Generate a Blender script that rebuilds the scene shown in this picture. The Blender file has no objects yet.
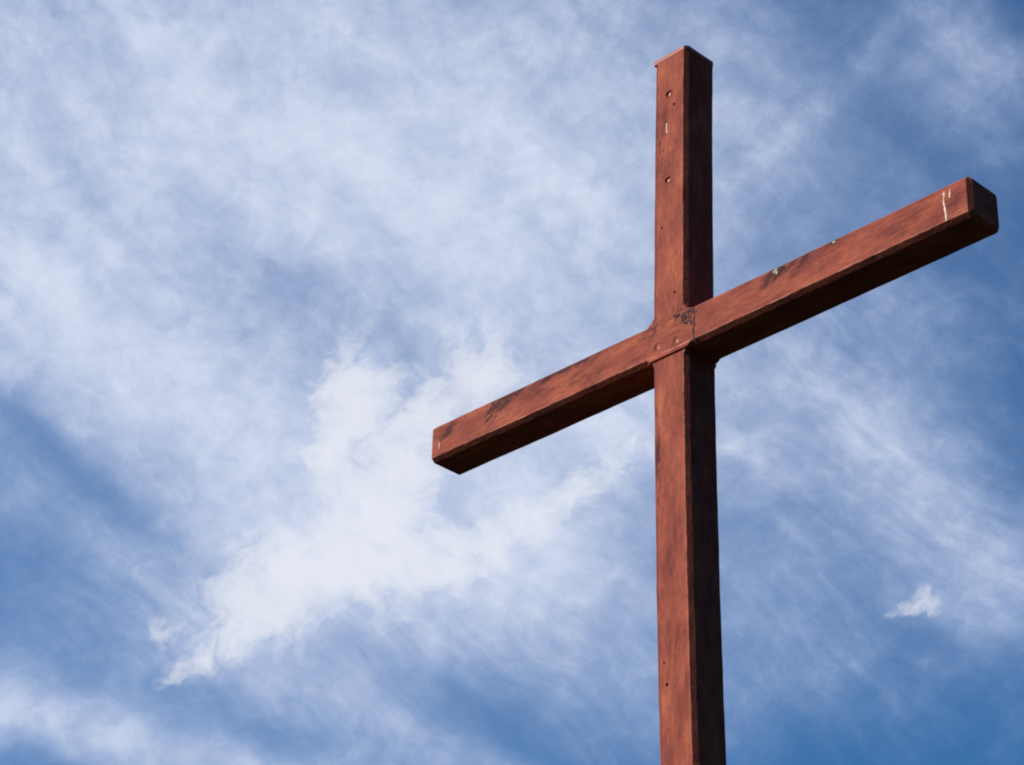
import bpy, bmesh, math, random
from mathutils import Vector, Matrix, noise

# ----------------------------------------------------------------- camera, light, exposure
S = 0.22                     # side of the square timber (m); the cross was measured in timber widths
EYE = 1.6                    # eye height of the photographer
CROSS_Z = 26.2257 * S + EYE  # height of the crossing above the ground
scene = bpy.context.scene
COL = scene.collection

cam_d = bpy.data.cameras.new("camera")
cam = bpy.data.objects.new("camera", cam_d)
COL.objects.link(cam)
scene.camera = cam
cam_d.sensor_width = 36.0
cam_d.lens = 83.9085
cam_d.clip_start = 0.1
cam_d.clip_end = 20000
F = Vector((-0.62738319, 0.60125869, 0.49485182))
R = Vector((0.70316247, 0.71046797, 0.02824535))
U = Vector((0.3345936, -0.36568188, 0.86851821))
M = Matrix((R, U, -F)).transposed().to_4x4()
M.translation = Vector((29.3214 * S, -33.1901 * S, EYE))
cam.matrix_world = M

SUN_EL, SUN_AZ = math.radians(34.0), math.radians(180 + 41.6)    # azimuth clockwise from +Y
to_sun = Vector((math.sin(SUN_AZ) * math.cos(SUN_EL), math.cos(SUN_AZ) * math.cos(SUN_EL), math.sin(SUN_EL)))
sun_d = bpy.data.lights.new("sun", 'SUN')
sun_d.energy = 5.0
sun_d.angle = math.radians(0.5)
sun_d.color = (1.0, 0.95, 0.88)
sun = bpy.data.objects.new("sun", sun_d)
COL.objects.link(sun)
sun.location = to_sun * 60
sun.rotation_euler = to_sun.to_track_quat('Z', 'Y').to_euler()

vs = scene.view_settings
vs.view_transform = 'Standard'
vs.look = 'None'
vs.exposure = 0.4
vs.gamma = 1.0
vs.use_curve_mapping = False
scene.cycles.pixel_filter_type = 'BLACKMAN_HARRIS'
scene.cycles.filter_width = 2.0


class Nodes:
    """short hand for wiring a node tree"""
    def __init__(self, tree):
        self.t = tree
        tree.nodes.clear()

    def new(self, typ, **kw):
        n = self.t.nodes.new(typ)
        for k, v in kw.items():
            setattr(n, k, v)
        return n

    def link(self, a, b):
        self.t.links.new(a, b)

    def put(self, sock, v):
        if hasattr(v, 'is_linked') or isinstance(v, bpy.types.NodeSocket):
            self.link(v, sock)
        else:
            sock.default_value = v

    def math(self, op, a, b=0.0, c=0.0, clamp=False):
        n = self.new('ShaderNodeMath', operation=op, use_clamp=clamp)
        self.put(n.inputs[0], a)
        self.put(n.inputs[1], b)
        self.put(n.inputs[2], c)
        return n.outputs[0]

    def vmath(self, op, a, b=None, scale=None):
        n = self.new('ShaderNodeVectorMath', operation=op)
        self.put(n.inputs[0], a)
        if b is not None:
            self.put(n.inputs[1], b)
        if scale is not None:
            self.put(n.inputs['Scale'], scale)
        return n.outputs['Value'] if op in ('DOT_PRODUCT', 'LENGTH') else n.outputs[0]

    def noise(self, vec, scale, detail=5.0, rough=0.55, color=False, dist=0.0):
        n = self.new('ShaderNodeTexNoise')
        self.put(n.inputs['Vector'], vec)
        n.inputs['Scale'].default_value = scale
        n.inputs['Detail'].default_value = detail
        n.inputs['Roughness'].default_value = rough
        n.inputs['Distortion'].default_value = dist
        return n.outputs['Color' if color else 'Fac']

    def mapping(self, vec, loc=(0, 0, 0), rot=(0, 0, 0), scale=(1, 1, 1), typ='POINT'):
        n = self.new('ShaderNodeMapping', vector_type=typ)
        self.put(n.inputs['Vector'], vec)
        n.inputs['Location'].default_value = loc
        n.inputs['Rotation'].default_value = rot
        n.inputs['Scale'].default_value = scale
        return n.outputs[0]

    def ramp(self, v, lo, hi, smooth=True, a=0.0, b=1.0):
        n = self.new('ShaderNodeMapRange', interpolation_type='SMOOTHSTEP' if smooth else 'LINEAR')
        self.put(n.inputs['Value'], v)
        n.inputs['From Min'].default_value = lo
        n.inputs['From Max'].default_value = hi
        n.inputs['To Min'].default_value = a
        n.inputs['To Max'].default_value = b
        return n.outputs['Result']

    def mix(self, f, a, b, blend='MIX'):
        n = self.new('ShaderNodeMix', data_type='RGBA', blend_type=blend)
        self.put(n.inputs['Factor'], f)
        for s, v in ((n.inputs[6], a), (n.inputs[7], b)):
            if isinstance(v, tuple):
                v = v if len(v) == 4 else v + (1.0,)
            self.put(s, v)
        return n.outputs[2]

    def blobs(self, vec, rows):
        """sum of soft ellipses (x, y, half width, half height, turn, strength)"""
        tot = None
        for x, y, rx, ry, rot, amp in rows:
            m = self.mapping(vec, (x, y, 0), (0, 0, rot), (rx, ry, 1), 'TEXTURE')
            d = self.vmath('DOT_PRODUCT', m, m)
            g = self.math('POWER', 0.5, d)
            tot = self.math('MULTIPLY_ADD', g, amp, tot if tot is not None else 0.0)
        return tot


# ----------------------------------------------------------------- sky: clear blue, a cirrus veil, a few low white puffs
# the clouds are placed on the sky by compass bearing (from the bearing below) and by elevation, in degrees
BEARING = -0.80665786
SKY_STRENGTH = 0.068
VEIL = [
    (-2.02, 28.43, 2.64, 2.64, -0.00, 0.26),
    (-4.71, 25.14, 3.60, 1.68, 0.52, 0.16),
    (-0.83, 25.37, 2.88, 1.20, 0.35, 0.20),
    (-9.50, 36.57, 10.08, 4.56, -0.14, 0.58),
    (-6.96, 34.27, 4.80, 2.04, -0.28, 0.45),
    (-1.25, 35.18, 4.80, 3.60, -0.35, 0.58),
    (0.59, 32.62, 2.88, 1.92, -0.09, 0.30),
    (-11.71, 30.79, 2.64, 1.80, -0.96, 0.50),
    (-8.29, 28.86, 4.56, 1.25, -0.58, 0.65),
    (-4.63, 27.06, 4.08, 1.44, -0.63, 0.55),
    (-3.97, 30.95, 3.12, 0.82, -0.42, -0.20),
    (-2.29, 31.30, 1.68, 0.86, -0.35, -0.16),
    (-7.16, 32.70, 1.44, 0.53, -0.52, -0.16),
    (-10.36, 26.89, 2.88, 0.48, -0.58, -0.22),
    (-10.32, 25.76, 4.80, 0.96, -0.49, 0.12),
    (-8.18, 25.78, 3.12, 0.53, -0.52, 0.12),
    (-10.02, 20.81, 6.72, 0.62, -0.19, 0.65),
    (-5.89, 20.45, 3.84, 0.48, -0.31, 0.25),
    (-2.21, 21.16, 4.56, 0.96, -0.47, 0.30),
    (0.44, 21.03, 4.80, 0.34, -0.49, -0.08),
    (1.25, 24.72, 2.64, 1.44, -0.70, 0.36),
    (1.89, 28.08, 2.40, 1.92, 0.35, 0.62),
    (-2.89, 25.27, 4.80, 1.92, 0.35, 0.35),
    (4.33, 37.38, 1.68, 1.92, -0.35, 0.20),
    (11.31, 36.97, 1.92, 0.96, -1.05, 0.24),
    (7.63, 36.44, 2.64, 0.31, 0.66, 0.16),
    (8.89, 28.19, 2.88, 1.20, -0.73, 0.36),
    (10.33, 25.74, 2.64, 1.08, -0.87, 0.26),
    (6.10, 28.06, 2.88, 1.68, -0.66, 0.22),
    (9.27, 30.78, 2.88, 1.44, -0.79, 0.12),
    (6.00, 24.26, 2.64, 1.68, 0.35, 0.16),
    (7.48, 22.11, 3.84, 0.60, -0.17, 0.06),
    (11.21, 24.28, 1.08, 1.20, -1.05, 0.16),
]
# where the veil is combed into long fibres
FIBRES = [
    (-0.05, 22.55, 10.08, 2.16, -0.26, 0.80),
    (8.21, 28.46, 4.08, 4.80, -0.00, 0.80),
    (-9.18, 24.71, 4.80, 1.92, -0.35, 0.60),
    (-4.52, 31.87, 3.12, 1.44, -0.52, 0.60),
    (7.09, 35.64, 2.88, 2.16, -0.00, 0.30),
]
# an even milky film under the veil
HAZE = [
    (-11.50, 25.36, 10.08, 10.08, -0.00, 0.12),
    (-2.56, 35.83, 8.40, 6.00, -0.00, 0.14),
    (-0.11, 24.45, 4.80, 3.60, -0.00, 0.08),
    (6.79, 27.80, 5.28, 4.08, -0.00, 0.05),
    (9.11, 35.99, 4.56, 3.12, -0.00, 0.05),
    (8.42, 23.49, 3.60, 2.40, -0.00, 0.02),
]
PUFFS = [
    (-3.86, 28.75, 0.62, 1.49, -0.10, 1.15),
    (-3.52, 29.73, 0.82, 0.29, -0.17, 0.40),
    (-1.01, 29.87, 1.44, 1.01, 0.56, 0.74),
    (-2.23, 27.94, 0.86, 1.56, -0.49, 0.70),
    (-2.83, 26.23, 0.77, 1.20, -0.35, 0.60),
    (-4.23, 24.82, 2.04, 1.06, 0.61, 0.74),
    (-5.62, 23.84, 1.32, 0.77, 0.61, 0.72),
    (-0.88, 26.62, 0.72, 0.26, 0.21, -0.22),
    (-2.58, 29.60, 0.22, 0.43, -0.26, -0.30),
    (-3.03, 25.62, 0.34, 0.48, -0.70, -0.20),
    (-2.20, 25.19, 1.80, 0.91, 0.26, 0.50),
    (0.07, 26.00, 1.44, 0.53, 0.44, 0.42),
    (-6.85, 22.59, 0.96, 0.22, 0.70, 0.40),
    (-7.77, 23.40, 0.34, 0.43, 0.52, 0.42),
    (-9.22, 22.59, 0.29, 0.19, 0.35, 0.34),
    (-8.26, 24.46, 0.62, 0.22, 0.79, 0.30),
    (8.72, 24.20, 0.34, 0.19, 0.07, 0.44),
    (9.14, 24.25, 0.31, 0.22, -0.35, 0.42),
    (9.57, 24.30, 0.29, 0.38, -0.17, 0.24),
    (5.10, 28.27, 0.29, 0.48, -0.61, 0.34),
    (6.43, 23.61, 0.26, 0.29, -0.00, 0.20),
    (2.83, 27.97, 1.44, 0.62, 0.61, 0.38),
    (1.20, 26.99, 1.68, 0.48, 0.61, 0.42),
    (-6.15, 25.98, 1.44, 0.72, 0.70, 0.18),
]
world = bpy.data.worlds.new("World")
scene.world = world
world.use_nodes = True
w = Nodes(world.node_tree)
direction = w.new('ShaderNodeTexCoord').outputs['Generated']
sep = w.new('ShaderNodeSeparateXYZ')
w.link(direction, sep.inputs[0])
cosb, sinb = math.cos(BEARING), math.sin(BEARING)
side = w.math('SUBTRACT', w.math('MULTIPLY', sep.outputs[0], cosb), w.math('MULTIPLY', sep.outputs[1], sinb))
ahead = w.math('ADD', w.math('MULTIPLY', sep.outputs[0], sinb), w.math('MULTIPLY', sep.outputs[1], cosb))
bearing = w.math('MULTIPLY', w.math('ARCTAN2', side, ahead), math.degrees(1) * 0.866)
elev = w.math('MULTIPLY', w.math('ARCSINE', sep.outputs[2]), math.degrees(1))
cx = w.new('ShaderNodeCombineXYZ')
w.link(bearing, cx.inputs[0])
w.link(elev, cx.inputs[1])
P = cx.outputs[0]


def warped(vec, scale, amount, detail=4.0):
    n = w.noise(vec, scale, detail, 0.55, color=True)
    off = w.vmath('SCALE', w.vmath('SUBTRACT', n, (0.5, 0.5, 0.5)), scale=amount)
    return w.vmath('ADD', vec, off)


P1 = warped(P, 0.22, 2.2, 2.5)
P2 = warped(warped(P, 0.35, 1.6), 1.1, 0.9, 6.0)
PS = warped(P, 0.15, 3.4, 1.5)
P3 = warped(PS, 0.60, 0.55, 2.5)
# wisps combed from upper left to lower right; the comb drifts over the sky
comb = w.mapping(P3, (3.1, 7.7, 0), (0, 0, math.radians(-34)), (4.2, 1.2, 1), 'TEXTURE')
n_comb = w.noise(comb, 1.0, 10.0, 0.56)
comb2 = w.mapping(P3, (13.1, 2.7, 0), (0, 0, math.radians(-40)), (1.9, 0.30, 1), 'TEXTURE')
n_fine = w.noise(comb2, 1.0, 10.0, 0.64)
comb3 = w.mapping(P3, (1.3, 5.1, 0), (0, 0, math.radians(24)), (1.2, 0.45, 1), 'TEXTURE')
n_cross = w.noise(comb3, 1.0, 10.0, 0.62)
n_soft = w.noise(P1, 0.40, 10.0, 0.56)
n_curd = w.noise(P2, 1.3, 10.0, 0.60)
where = w.math('MULTIPLY', w.ramp(w.noise(P, 0.28, 3.0, 0.5), 0.36, 0.60), w.ramp(w.blobs(P, FIBRES), 0.0, 0.8))
cover = w.blobs(P1, VEIL)


def wave(n, k):
    return w.math('MULTIPLY', w.math('SUBTRACT', n, 0.5), k)


# optical depth of the veil: coverage times a wispy texture, then the usual exponential fade
tex = w.math('ADD', wave(n_comb, 2.1), w.math('ADD', wave(n_soft, 1.6), wave(n_curd, 1.8)))
tex = w.math('ADD', tex, w.math('MULTIPLY', wave(n_fine, 1.6), w.math('MULTIPLY_ADD', where, 0.75, 0.25)))
tex = w.math('ADD', tex, w.math('MULTIPLY', wave(n_cross, 1.0), w.math('SUBTRACT', 1.0, where)))
cover = w.math('MAXIMUM', w.math('ADD', cover, 0.06), 0.02)
depth = w.math('MULTIPLY', cover, w.math('MULTIPLY_ADD', w.math('EXPONENT', tex), 0.78, 0.22))
depth = w.math('ADD', depth, w.blobs(P, HAZE))
veil = w.math('SUBTRACT', 1.0, w.math('EXPONENT', w.math('MULTIPLY', depth, -1.65)))
puff_c = w.blobs(P2, PUFFS)
n_puff = w.noise(P2, 1.05, 13.0, 0.60)
n_torn = w.noise(w.mapping(P2, (4.0, 1.0, 0), (0, 0, math.radians(40)), (0.62, 0.30, 1), 'TEXTURE'), 1.0, 10.0, 0.64)
puff = w.math('ADD', puff_c, w.math('ADD', wave(n_puff, 2.2), wave(n_torn, 1.0)))
puff = w.math('MULTIPLY', w.ramp(puff, 0.12, 1.45), w.ramp(puff_c, 0.0, 0.50))
puff = w.math('SUBTRACT', 1.0, w.math('EXPONENT', w.math('MULTIPLY', puff, -1.7)))

sky = w.new('ShaderNodeTexSky', sky_type='NISHITA')
sky.sun_disc = False
sky.sun_elevation = SUN_EL
sky.sun_rotation = SUN_AZ
sky.altitude = 300
sky.air_density = 1.0
sky.dust_density = 0.0
sky.ozone_density = 5.0
k = 1 / SKY_STRENGTH / 2 ** vs.exposure
hue = w.new('ShaderNodeHueSaturation')
hue.inputs['Saturation'].default_value = 1.36
w.link(sky.outputs[0], hue.inputs['Color'])
thin = w.mix(veil, (0.34 * k, 0.51 * k, 0.88 * k), (0.69 * k, 0.745 * k, 0.89 * k))
col = w.mix(veil, hue.outputs[0], thin)
col = w.mix(puff, col, (0.82 * k, 0.84 * k, 0.92 * k))
bg = w.new('ShaderNodeBackground')
w.link(col, bg.inputs['Color'])
bg.inputs['Strength'].default_value = SKY_STRENGTH
out = w.new('ShaderNodeOutputWorld')
w.link(bg.outputs[0], out.inputs['Surface'])


# ----------------------------------------------------------------- materials
def material(name):
    m = bpy.data.materials.new(name)
    m.use_nodes = True
    n = Nodes(m.node_tree)
    b = n.new('ShaderNodeBsdfPrincipled')
    o = n.new('ShaderNodeOutputMaterial')
    n.link(b.outputs[0], o.inputs['Surface'])
    return m, n, b


def bump(n, b, height, strength, distance):
    bp = n.new('ShaderNodeBump')
    bp.inputs['Strength'].default_value = strength
    bp.inputs['Distance'].default_value = distance
    n.link(height, bp.inputs['Height'])
    n.link(bp.outputs[0], b.inputs['Normal'])


def timber(name, grain_turn, stains, edge_lines, seed):
    """stained hardwood: X is along the grain, Y across the front face (both metres)"""
    m, n, b = material(name)
    geo = n.new('ShaderNodeTexCoord')
    co = geo.outputs['Object']
    if name.startswith('post'):      # turn the upright so that its length becomes X
        s = n.new('ShaderNodeSeparateXYZ')
        n.link(co, s.inputs[0])
        c = n.new('ShaderNodeCombineXYZ')
        n.link(s.outputs[2], c.inputs[0])
        n.link(s.outputs[0], c.inputs[1])
        n.link(s.outputs[1], c.inputs[2])
        V = c.outputs[0]
    else:
        s = n.new('ShaderNodeSeparateXYZ')
        n.link(co, s.inputs[0])
        c = n.new('ShaderNodeCombineXYZ')
        n.link(s.outputs[0], c.inputs[0])
        n.link(s.outputs[2], c.inputs[1])
        n.link(s.outputs[1], c.inputs[2])
        V = c.outputs[0]
    bow = 0.0072 if name.startswith('post') else 0.00238
    sb = n.new('ShaderNodeSeparateXYZ')
    n.link(V, sb.inputs[0])
    cb = n.new('ShaderNodeCombineXYZ')
    n.link(sb.outputs[0], cb.inputs[0])
    n.link(n.math('SUBTRACT', sb.outputs[1], n.math('MULTIPLY', n.math('MULTIPLY', sb.outputs[0], sb.outputs[0]), bow)), cb.inputs[1])
    n.link(sb.outputs[2], cb.inputs[2])
    V = cb.outputs[0]
    V = n.vmath('ADD', V, (seed, seed * 0.37, 0))
    wob = n.noise(V, 3.0, 3, 0.5, color=True)
    Vw = n.vmath('ADD', V, n.vmath('SCALE', n.vmath('SUBTRACT', wob, (0.5, 0.5, 0.5)), scale=0.05))
    fig = n.mapping(Vw, rot=(0, 0, grain_turn), scale=(0.17, 0.017, 0.017), typ='TEXTURE')
    figure = n.noise(fig, 1.0, 7, 0.62)
    fib = n.mapping(Vw, rot=(0, 0, grain_turn), scale=(0.08, 0.0060, 0.0060), typ='TEXTURE')
    fibre = n.noise(fib, 1.0, 4, 0.6)
    blotch = n.noise(n.mapping(Vw, scale=(4.5, 11.0, 11.0)), 1.0, 8, 0.66)
    fleck = n.noise(n.mapping(Vw, rot=(0, 0, grain_turn), scale=(0.013, 0.008, 0.008), typ='TEXTURE'), 1.0, 3, 0.6)
    tone = n.math('ADD', n.math('MULTIPLY', figure, 0.28), n.math('ADD', n.math('MULTIPLY', blotch, 0.80),
                  n.math('ADD', n.math('MULTIPLY', fibre, 0.26), n.math('MULTIPLY', fleck, 0.24))))
    tone = n.ramp(tone, 0.53, 1.0, smooth=False)
    cr = n.new('ShaderNodeValToRGB')
    e = cr.color_ramp.elements
    e[0].position, e[0].color = 0.0, (0.105, 0.024, 0.018, 1)
    e[1].position, e[1].color = 1.0, (0.41, 0.121, 0.055, 1)
    a = e.new(0.38)
    a.color = (0.200, 0.047, 0.033, 1)
    a = e.new(0.68)
    a.color = (0.295, 0.073, 0.042, 1)
    n.link(tone, cr.inputs[0])
    colr = cr.outputs[0]
    # stains with places of their own
    V0 = n.vmath('SUBTRACT', Vw, (seed, seed * 0.37, 0))
    Vf = n.mapping(V0, scale=(1, 1, 0))
    if stains:
        st = n.blobs(Vf, stains)
        patch = n.noise(n.mapping(Vw, rot=(0, 0, grain_turn * 3), scale=(0.09, 0.035, 0.035), typ='TEXTURE'), 1.0, 7, 0.66)
        st = n.ramp(n.math('MULTIPLY', st, n.ramp(patch, 0.34, 0.62)), 0.12, 0.95)
        colr = n.mix(n.math('MULTIPLY', st, 0.85), colr, (0.040, 0.012, 0.014))
    # arris lines, the pale ones a painted edge highlight, the others just darker: (a, b, half width, colour) lines along the grain
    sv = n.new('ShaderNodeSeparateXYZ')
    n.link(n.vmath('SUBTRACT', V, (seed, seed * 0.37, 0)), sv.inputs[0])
    for at, hw, cw, lo in edge_lines:
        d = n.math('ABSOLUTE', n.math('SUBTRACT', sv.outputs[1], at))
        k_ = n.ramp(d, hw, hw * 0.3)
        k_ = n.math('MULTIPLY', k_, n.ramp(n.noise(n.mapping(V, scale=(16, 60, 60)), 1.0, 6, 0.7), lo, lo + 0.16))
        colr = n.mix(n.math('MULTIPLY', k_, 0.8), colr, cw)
    n.link(colr, b.inputs['Base Color'])
    n.link(n.ramp(tone, 0, 1, False, 0.92, 0.85), b.inputs['Roughness'])
    b.inputs['Specular IOR Level'].default_value = 0.15
    h = n.math('ADD', n.math('MULTIPLY', fibre, 0.5), n.math('ADD', n.math('MULTIPLY', figure, 0.5), n.math('MULTIPLY', fleck, 0.5)))
    bump(n, b, h, 0.45, 0.004)
    return m


def plain(name, c, c2, scale, rough=0.7, bumpiness=0.3):
    m, n, b = material(name)
    co = n.new('ShaderNodeTexCoord').outputs['Object']
    f = n.noise(co, scale, 6, 0.62)
    n.link(n.mix(n.ramp(f, 0.35, 0.68), c, c2), b.inputs['Base Color'])
    b.inputs['Roughness'].default_value = rough
    b.inputs['Specular IOR Level'].default_value = 0.25
    bump(n, b, f, bumpiness, 0.003)
    return m


hx = 0.4718 * S     # half the height of the crossbar
q = 0.4947 * S      # half the depth of both timbers
hw = 0.5 * S        # half the width of the post
CH = 0.091 * S      # width of the stopped chamfers
TOP = 7.482 * S
L_END, R_END = -7.416 * S, 7.847 * S
rnd = random.Random(7)

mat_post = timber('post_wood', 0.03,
                  [(-0.02, -0.085, 3.0, 0.018, 0, 0.55), (0.09, 0.055, 0.05, 0.045, 0, 0.95), (1.05, -0.06, 0.12, 0.03, 0, 0.5),
                   (1.22, -0.03, 0.10, 0.03, 0, 0.55), (-0.62, -0.085, 0.10, 0.03, 0, 0.6), (0.16, 0.095, 0.12, 0.02, 0, 0.7)],
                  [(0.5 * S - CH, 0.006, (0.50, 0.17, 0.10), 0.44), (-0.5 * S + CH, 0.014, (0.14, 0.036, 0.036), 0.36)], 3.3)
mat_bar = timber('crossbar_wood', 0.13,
                 [(-1.12, 0.055, 0.11, 0.035, 0.5, 1.25), (-1.20, 0.005, 0.06, 0.03, 0.9, 0.9), (-1.00, 0.080, 0.16, 0.028, 0.1, 1.4),
                  (-1.50, 0.045, 0.10, 0.03, 0.4, 1.0), (-0.72, 0.082, 0.18, 0.025, 0.0, 1.5), (-0.60, 0.0, 0.10, 0.045, 0.5, 0.75),
                  (-0.13, 0.045, 0.06, 0.03, 0.3, 1.1), (0.09, 0.075, 0.06, 0.03, 0.0, 1.1), (0.05, 0.02, 0.10, 0.06, 0, 0.5),
                  (0.63, 0.06, 0.07, 0.035, 0.4, 1.2), (0.85, 0.082, 0.22, 0.022, 0.0, 1.1), (-0.40, 0.085, 0.12, 0.018, 0.0, 1.1), (-0.45, -0.02, 0.10, 0.03, 0.4, 0.6), (0.75, 0.02, 0.14, 0.05, 0.4, 0.6),
                  (1.35, -0.02, 0.10, 0.05, 0.3, 0.55), (1.64, 0.0, 0.05, 0.07, 0, 0.6)],
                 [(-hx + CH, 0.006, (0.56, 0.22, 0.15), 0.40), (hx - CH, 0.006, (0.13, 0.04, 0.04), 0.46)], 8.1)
mat_cap = plain('cap_wood', (0.34, 0.10, 0.085), (0.42, 0.14, 0.11), 18, 0.7)
mat_plug = plain('plug_wood', (0.32, 0.09, 0.055), (0.44, 0.14, 0.08), 60, 0.6)
mat_white = plain('white_paint', (0.34, 0.18, 0.12), (0.66, 0.58, 0.50), 45, 0.5)
mat_lichen = plain('lichen', (0.026, 0.016, 0.014), (0.095, 0.068, 0.052), 70, 0.95, 0.8)
mat_pale_lichen = plain('pale_lichen', (0.30, 0.30, 0.20), (0.62, 0.62, 0.52), 90, 0.95, 0.8)
mat_dark = plain('dark_crack', (0.015, 0.009, 0.010), (0.035, 0.018, 0.016), 60, 0.95)


# ----------------------------------------------------------------- mesh helpers
def link_mesh(name, bm, mat, parent=None, loc=(0, 0, 0)):
    bmesh.ops.recalc_face_normals(bm, faces=bm.faces[:])
    me = bpy.data.meshes.new(name)
    bm.to_mesh(me)
    bm.free()
    me.materials.append(mat)
    o = bpy.data.objects.new(name, me)
    COL.objects.link(o)
    o.location = loc
    if parent:
        o.parent = parent
    return o


def post_bow(z):                 # the upright leans and bows a few centimetres, as old timber does
    zz = max(z / S, -15.0) / 10
    return 0.1585 * zz * zz * S


def bar_bow(x):                  # the crossbar sags slightly between its ends
    xx = x / S / 10
    return 0.0524 * xx * xx * S


def smooth(t):
    t = min(1.0, max(0.0, t))
    return t * t * (3 - 2 * t)


def wobble(t, which):
    return (noise.noise(Vector((t * 5.0, which * 7.3, 1.7))) + 0.5 * noise.noise(Vector((t * 14.0, which * 3.1, 9.2)))
            + 0.16 * noise.noise(Vector((t * 30.0, which * 5.7, 4.4))))


def chipped(t, which):
    """a sawn arris: nearly straight, with a few knocks"""
    k_ = noise.noise(Vector((t * 17.0, which * 4.9, 6.1)))
    return 1 + 0.07 * wobble(t, which) + 0.25 * max(0.0, k_ - 0.40)


def octagon(a, b, c):
    """corner-cut rectangle of half sizes a, b; c is the cut at each of the four corners"""
    c0, c1, c2, c3 = c
    return [(a - c0, -b), (a, -b + c0), (a, b - c1), (a - c1, b), (-a + c2, b), (-a, b - c2), (-a, -b + c3), (-a + c3, -b)]


def beam(stations, section):
    """loft of octagon sections; section(t) gives the eight corners in space"""
    bm = bmesh.new()
    rings = [[bm.verts.new(p) for p in section(t)] for t in stations]
    for r0, r1 in zip(rings, rings[1:]):
        for i in range(8):
            j = (i + 1) % 8
            bm.faces.new((r0[i], r0[j], r1[j], r1[i]))
    bm.faces.new(rings[0][::-1])
    bm.faces.new(rings[-1])
    return bm


def stopped(d, nominal):
    """chamfer width at distance d from the joint: it runs out before the timbers meet"""
    return 0.0012 + (nominal - 0.0012) * smooth((d - 0.01 * S) / (0.14 * S))


def spread(lo, hi, step, extra=()):
    n = max(2, int((hi - lo) / step))
    s = [lo + (hi - lo) * i / n for i in range(n + 1)] + [e for e in extra if lo < e < hi]
    s = sorted(s)
    outp = [s[0]]
    for v in s[1:]:
        if v - outp[-1] > 0.0015:
            outp.append(v)
    return outp


def carve(o, cutters):
    """cut real holes in a timber"""
    bm = bmesh.new()
    for x, z, r, depth, tilt in cutters:
        ring0, ring1 = [], []
        n = 20 if r > 0.01 else 10
        for i in range(n):
            a = 2 * math.pi * i / n
            rr = r * (1 + 0.06 * math.sin(3 * a + x * 40))
            fl = 1 + 0.38 * 0.02 / depth
            ring0.append(bm.verts.new((x + fl * rr * math.cos(a), -q - 0.02, z + fl * rr * math.sin(a) * tilt)))
            ring1.append(bm.verts.new((x + rr * 0.62 * math.cos(a), -q + depth, z + rr * 0.62 * math.sin(a) * tilt)))
        for i in range(n):
            j = (i + 1) % n
            bm.faces.new((ring0[i], ring0[j], ring1[j], ring1[i]))
        bm.faces.new(ring0[::-1])
        bm.faces.new(ring1)
    bmesh.ops.recalc_face_normals(bm, faces=bm.faces[:])
    me = bpy.data.meshes.new('cutter')
    bm.to_mesh(me)
    bm.free()
    c = bpy.data.objects.new('cutter', me)
    COL.objects.link(c)
    c.location = AT
    md = o.modifiers.new('holes', 'BOOLEAN')
    md.operation = 'DIFFERENCE'
    md.solver = 'EXACT'
    md.object = c
    bpy.context.view_layer.update()
    dep = bpy.context.evaluated_depsgraph_get()
    new = bpy.data.meshes.new_from_object(o.evaluated_get(dep))
    o.modifiers.clear()
    o.data = new
    bpy.data.objects.remove(c)


# ----------------------------------------------------------------- the cross
cross = bpy.data.objects.new('wooden_cross', None)
COL.objects.link(cross)
cross.location = (0, 0, 0)
cross['label'] = 'tall reddish brown wooden cross of square chamfered timbers standing against the cloudy sky'
cross['category'] = 'cross'
AT = (0, 0, CROSS_Z)

SEAM = -hx


def post_section(z):
    d = abs(z - bar_bow(0)) - hx
    c = stopped(d, CH)
    ins = 0.007 if SEAM - 0.0095 < z < SEAM - 0.001 else 0.0
    a, b = hw - ins, q - ins
    cs = [c * chipped(z, k_) for k_ in range(4)]
    jx, jy = 0.0015 * wobble(z, 5), 0.0015 * wobble(z, 6)
    return [(x + post_bow(z) + jx, y + jy, z) for x, y in octagon(a, b, cs)]


zs = spread(-CROSS_Z - 0.4, TOP - 0.10 * S, 0.014,
            [SEAM, SEAM - 0.002, SEAM - 0.009, SEAM - 0.0105] + [s * (hx + k_ * S) for s in (-1, 1) for k_ in (.01, .03, .05, .07, .09, .11, .13, .15)])
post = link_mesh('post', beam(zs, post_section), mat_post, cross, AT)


def bar_section(x):
    d = abs(x) - hw
    c = stopped(d, CH)
    end = 0.0
    if x > R_END - CH:
        end = (x - (R_END - CH)) / CH * CH
    elif x < L_END + 0.004:
        end = (L_END + 0.004 - x)
    a, b = q - end, hx - end
    cs = [max(0.0012, c * chipped(x, 10 + k_) - end * 0.5) for k_ in range(4)]
    jz, jy = 0.0015 * wobble(x, 15), 0.0010 * wobble(x, 16)
    # octagon in (y, z), seen along +X
    return [(x, y + jy - 0.003, z + bar_bow(x) + jz) for y, z in octagon(a, b, cs)]


xs = spread(L_END, R_END, 0.014,
            [L_END + 0.004, R_END - CH, R_END - CH * 0.5] + [s * (hw + k_ * S) for s in (-1, 1) for k_ in (.01, .03, .05, .07, .09, .11, .13, .15)])
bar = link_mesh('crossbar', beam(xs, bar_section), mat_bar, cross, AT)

BOLTS = [(-0.068, 0.058), (0.062, 0.055), (0.051, -0.050), (-0.068, -0.040)]
carve(bar, [(x, z, 0.022, 0.010, 1.0) for x, z in BOLTS])
PEGS = [(0.010, 1.398), (0.000, 0.883)]
carve(post, [(x, z, 0.022, 0.009, 1.0) for x, z in PEGS] +
      [(0.041, 0.222, 0.0075, 0.03, 1.0), (-0.040, 0.621, 0.0055, 0.03, 1.0), (-0.032, 1.072, 0.005, 0.02, 1.0),
       (0.042, 1.32, 0.0065, 0.006, 1.4), (-0.020, -1.759, 0.009, 0.04, 1.0), (-0.037, -1.653, 0.0055, 0.02, 1.0)])


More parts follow.
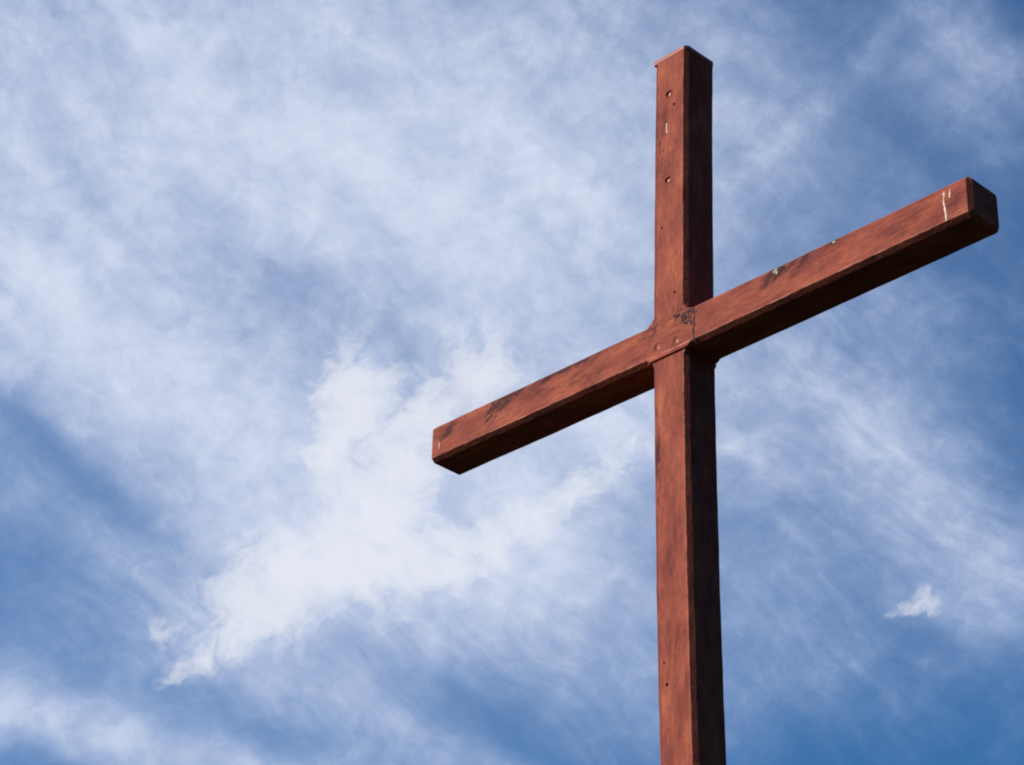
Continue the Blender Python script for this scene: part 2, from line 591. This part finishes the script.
def plug_mesh(r, th):
    bm = bmesh.new()
    n = 20
    rings = []
    for rr, y in ((r, th), (r, -th * 0.2), (r * 0.8, -th * 0.6), (r * 0.4, -th * 0.7)):
        rings.append([bm.verts.new((rr * math.cos(2 * math.pi * i / n), y, rr * math.sin(2 * math.pi * i / n))) for i in range(n)])
    for r0, r1 in zip(rings, rings[1:]):
        for i in range(n):
            j = (i + 1) % n
            bm.faces.new((r0[i], r0[j], r1[j], r1[i]))
    bm.faces.new(rings[0][::-1])
    bm.faces.new(rings[-1])
    return bm


for i, (x, z) in enumerate(BOLTS):
    p = link_mesh('wooden_plug', plug_mesh(0.0110, 0.005), mat_plug, bar, (x + 0.003, -q + 0.0030, z - 0.004))
    p.rotation_euler = (rnd.uniform(-0.12, 0.12), rnd.uniform(0, 3), rnd.uniform(-0.12, 0.12))
for x, z in PEGS:
    p = link_mesh('wooden_plug', plug_mesh(0.0120, 0.004), mat_plug, post, (x, -q + 0.0075, z))
    p.rotation_euler = (0.1, rnd.uniform(0, 3), -0.1)

# cap board on the head of the post
bx = post_bow(TOP)
t0, t1 = TOP - 0.090 * S, TOP + 0.030 * S


def cap_section(z):
    k_ = 0.0014
    end = max(0.0, z - (t1 - 0.006))
    cs = [CH * 0.9, CH * 0.9, CH * 0.9, 0.004]
    return [(x + bx, y, z + (0.0 if x > 0 else -0.004 if z < t0 + 0.001 else 0.0)) for x, y in [(min(x_, hw - end), min(y_, q - end)) for x_, y_ in octagon(hw + k_ - end, q + k_ - end, cs)]]


link_mesh('cap', beam([t0, t0 + 0.008, t1 - 0.006, t1], cap_section), mat_cap, cross, AT)


# runs of white paint, lichen and the open crack at the joint
def ribbon(name, pts, mat, parent, y0, th=0.0012, ragged=0.45):
    """thin uneven run lying on the front face: (x, z, half width)"""
    bm = bmesh.new()
    ring = []
    fine = []
    for (x0, z0, h0), (x1, z1, h1) in zip(pts, pts[1:]):
        for i in range(5):
            t = i / 5
            h = (h0 + (h1 - h0) * t) * (1 + rnd.uniform(-ragged, ragged))
            fine.append((x0 + (x1 - x0) * t + rnd.uniform(-1, 1) * h * 0.3, z0 + (z1 - z0) * t, h))
    fine.append(pts[-1])
    for x, z, h in fine:
        ring.append([bm.verts.new((x + dx, y, z)) for dx, y in ((-h, y0), (-h * 0.5, y0 - th), (h * 0.5, y0 - th), (h, y0))])
    for r0, r1 in zip(ring, ring[1:]):
        for i in range(3):
            bm.faces.new((r0[i], r0[i + 1], r1[i + 1], r1[i]))
        bm.faces.new((r0[3], r0[0], r1[0], r1[3]))
    bm.faces.new(ring[0])
    bm.faces.new(ring[-1][::-1])
    return link_mesh(name, bm, mat, parent)


FB = -q - 0.0030      # front of the crossbar
FP = -q - 0.0002      # front of the post
d1 = ribbon('paint_drip', [(1.592, 0.075, 0.004), (1.592, 0.055, 0.006), (1.589, 0.040, 0.0035), (1.586, 0.024, 0.0035), (1.590, 0.000, 0.0045),
                           (1.592, -0.030, 0.0045), (1.594, -0.055, 0.0055), (1.594, -0.077, 0.005)], mat_white, bar, FB)
d2 = ribbon('paint_drip', [(1.625, 0.078, 0.002), (1.622, 0.060, 0.003), (1.620, 0.040, 0.006), (1.619, 0.030, 0.003)], mat_white, bar, FB)
d3 = ribbon('paint_drip', [(-0.008, 1.225, 0.003), (-0.007, 1.21, 0.0045), (-0.006, 1.185, 0.005), (-0.006, 1.165, 0.003)], mat_white, post, FP)
d4 = ribbon('paint_drip', [(-1.575, 0.000, 0.0025), (-1.575, -0.02, 0.0035), (-1.575, -0.045, 0.0025)], mat_white, bar, FB)


def clump(name, spots, mat, parent, y0):
    bm = bmesh.new()
    for x, z, r in spots:
        g = bmesh.ops.create_icosphere(bm, subdivisions=2, radius=r)
        for v in g['verts']:
            k_ = 1 + rnd.uniform(-0.35, 0.35)
            v.co = Vector((v.co.x * k_ + x, v.co.y * 0.45 * k_ + y0, v.co.z * k_ + z))
    return link_mesh(name, bm, mat, parent)


def scatter(n, x, z, sx, sz, r0, r1):
    return [(x + rnd.gauss(0, sx), z + rnd.gauss(0, sz), rnd.uniform(r0, r1)) for _ in range(n)]


clump('lichen', scatter(46, 0.126, 0.054, 0.017, 0.018, 0.002, 0.008) + scatter(6, 0.055, 0.085, 0.02, 0.008, 0.003, 0.006), mat_lichen, bar, FB)
clump('lichen', scatter(6, 0.655, 0.070, 0.010, 0.006, 0.004, 0.009), mat_pale_lichen, bar, FB)
clump('lichen', scatter(6, 0.69, 0.072, 0.014, 0.006, 0.003, 0.006), mat_lichen, bar, FB)
clump('lichen', scatter(5, 0.995, 0.080, 0.004, 0.002, 0.003, 0.006), mat_pale_lichen, bar, FB)
clump('lichen', [(-1.205, 0.078, 0.005)], mat_pale_lichen, bar, FB)

pts = []
z = 0.085
while z > -0.100:
    pts.append((0.160 + 0.003 * math.sin(z * 40) + rnd.uniform(-0.003, 0.003), z, 0.005 + rnd.uniform(0, 0.007)))
    z -= 0.012
ribbon('crack', pts, mat_dark, bar, FB + 0.0008, 0.001)

# ----------------------------------------------------------------- the ground the cross stands on, ringed by added slopes
m, n, b = material('dark_grass')
co = n.new('ShaderNodeTexCoord').outputs['Object']
f1 = n.noise(co, 0.15, 8, 0.6)
f2 = n.noise(co, 9.0, 6, 0.7)
n.link(n.mix(n.math('MULTIPLY_ADD', f1, 0.6, n.math('MULTIPLY', f2, 0.5)), (0.010, 0.018, 0.010), (0.028, 0.034, 0.018)), b.inputs['Base Color'])
b.inputs['Roughness'].default_value = 0.95
b.inputs['Specular IOR Level'].default_value = 0.1
bump(n, b, f2, 0.8, 0.05)
bm = bmesh.new()


def terrain(x, y):
    """a level meadow; unseen slopes, added to block low skylight, begin some 60 m away"""
    r = math.hypot(x, y)
    z = 0.05 * math.sin(x * 0.6) * math.cos(y * 0.5) * (1 - smooth((r - 30) / 60))
    rise = smooth((r - 60) / 340)  # added slopes out of view, keeping horizon skylight off the shaded timber
    h = 97 + 22 * noise.noise(Vector((x / 260, y / 260, 0.3))) + 9 * noise.noise(Vector((x / 70, y / 70, 2.3)))
    far = 1 + 0.5 * smooth((r - 500) / 2500)
    return z + rise * h * far


radii = [0.0, 2, 4, 7, 11, 17, 26, 40, 60, 80, 105, 130, 160, 190, 220, 250, 280, 310, 340, 370, 400, 450, 520, 650, 900, 1500, 3000, 8000]
prev = None
NS = 160
for r in radii:
    if r == 0:
        ring = [bm.verts.new((0, 0, 0))]
    else:
        ring = []
        for i in range(NS):
            a = 2 * math.pi * i / NS
            x, y = r * math.cos(a), r * math.sin(a)
            ring.append(bm.verts.new((x, y, terrain(x, y))))
    if prev:
        for i in range(NS):
            j = (i + 1) % NS
            if len(prev) == 1:
                bm.faces.new((prev[0], ring[i], ring[j]))
            else:
                bm.faces.new((prev[i], ring[i], ring[j], prev[j]))
    prev = ring
g = link_mesh('ground', bm, m)
g['kind'] = 'structure'
for p_ in g.data.polygons:
    p_.use_smooth = True
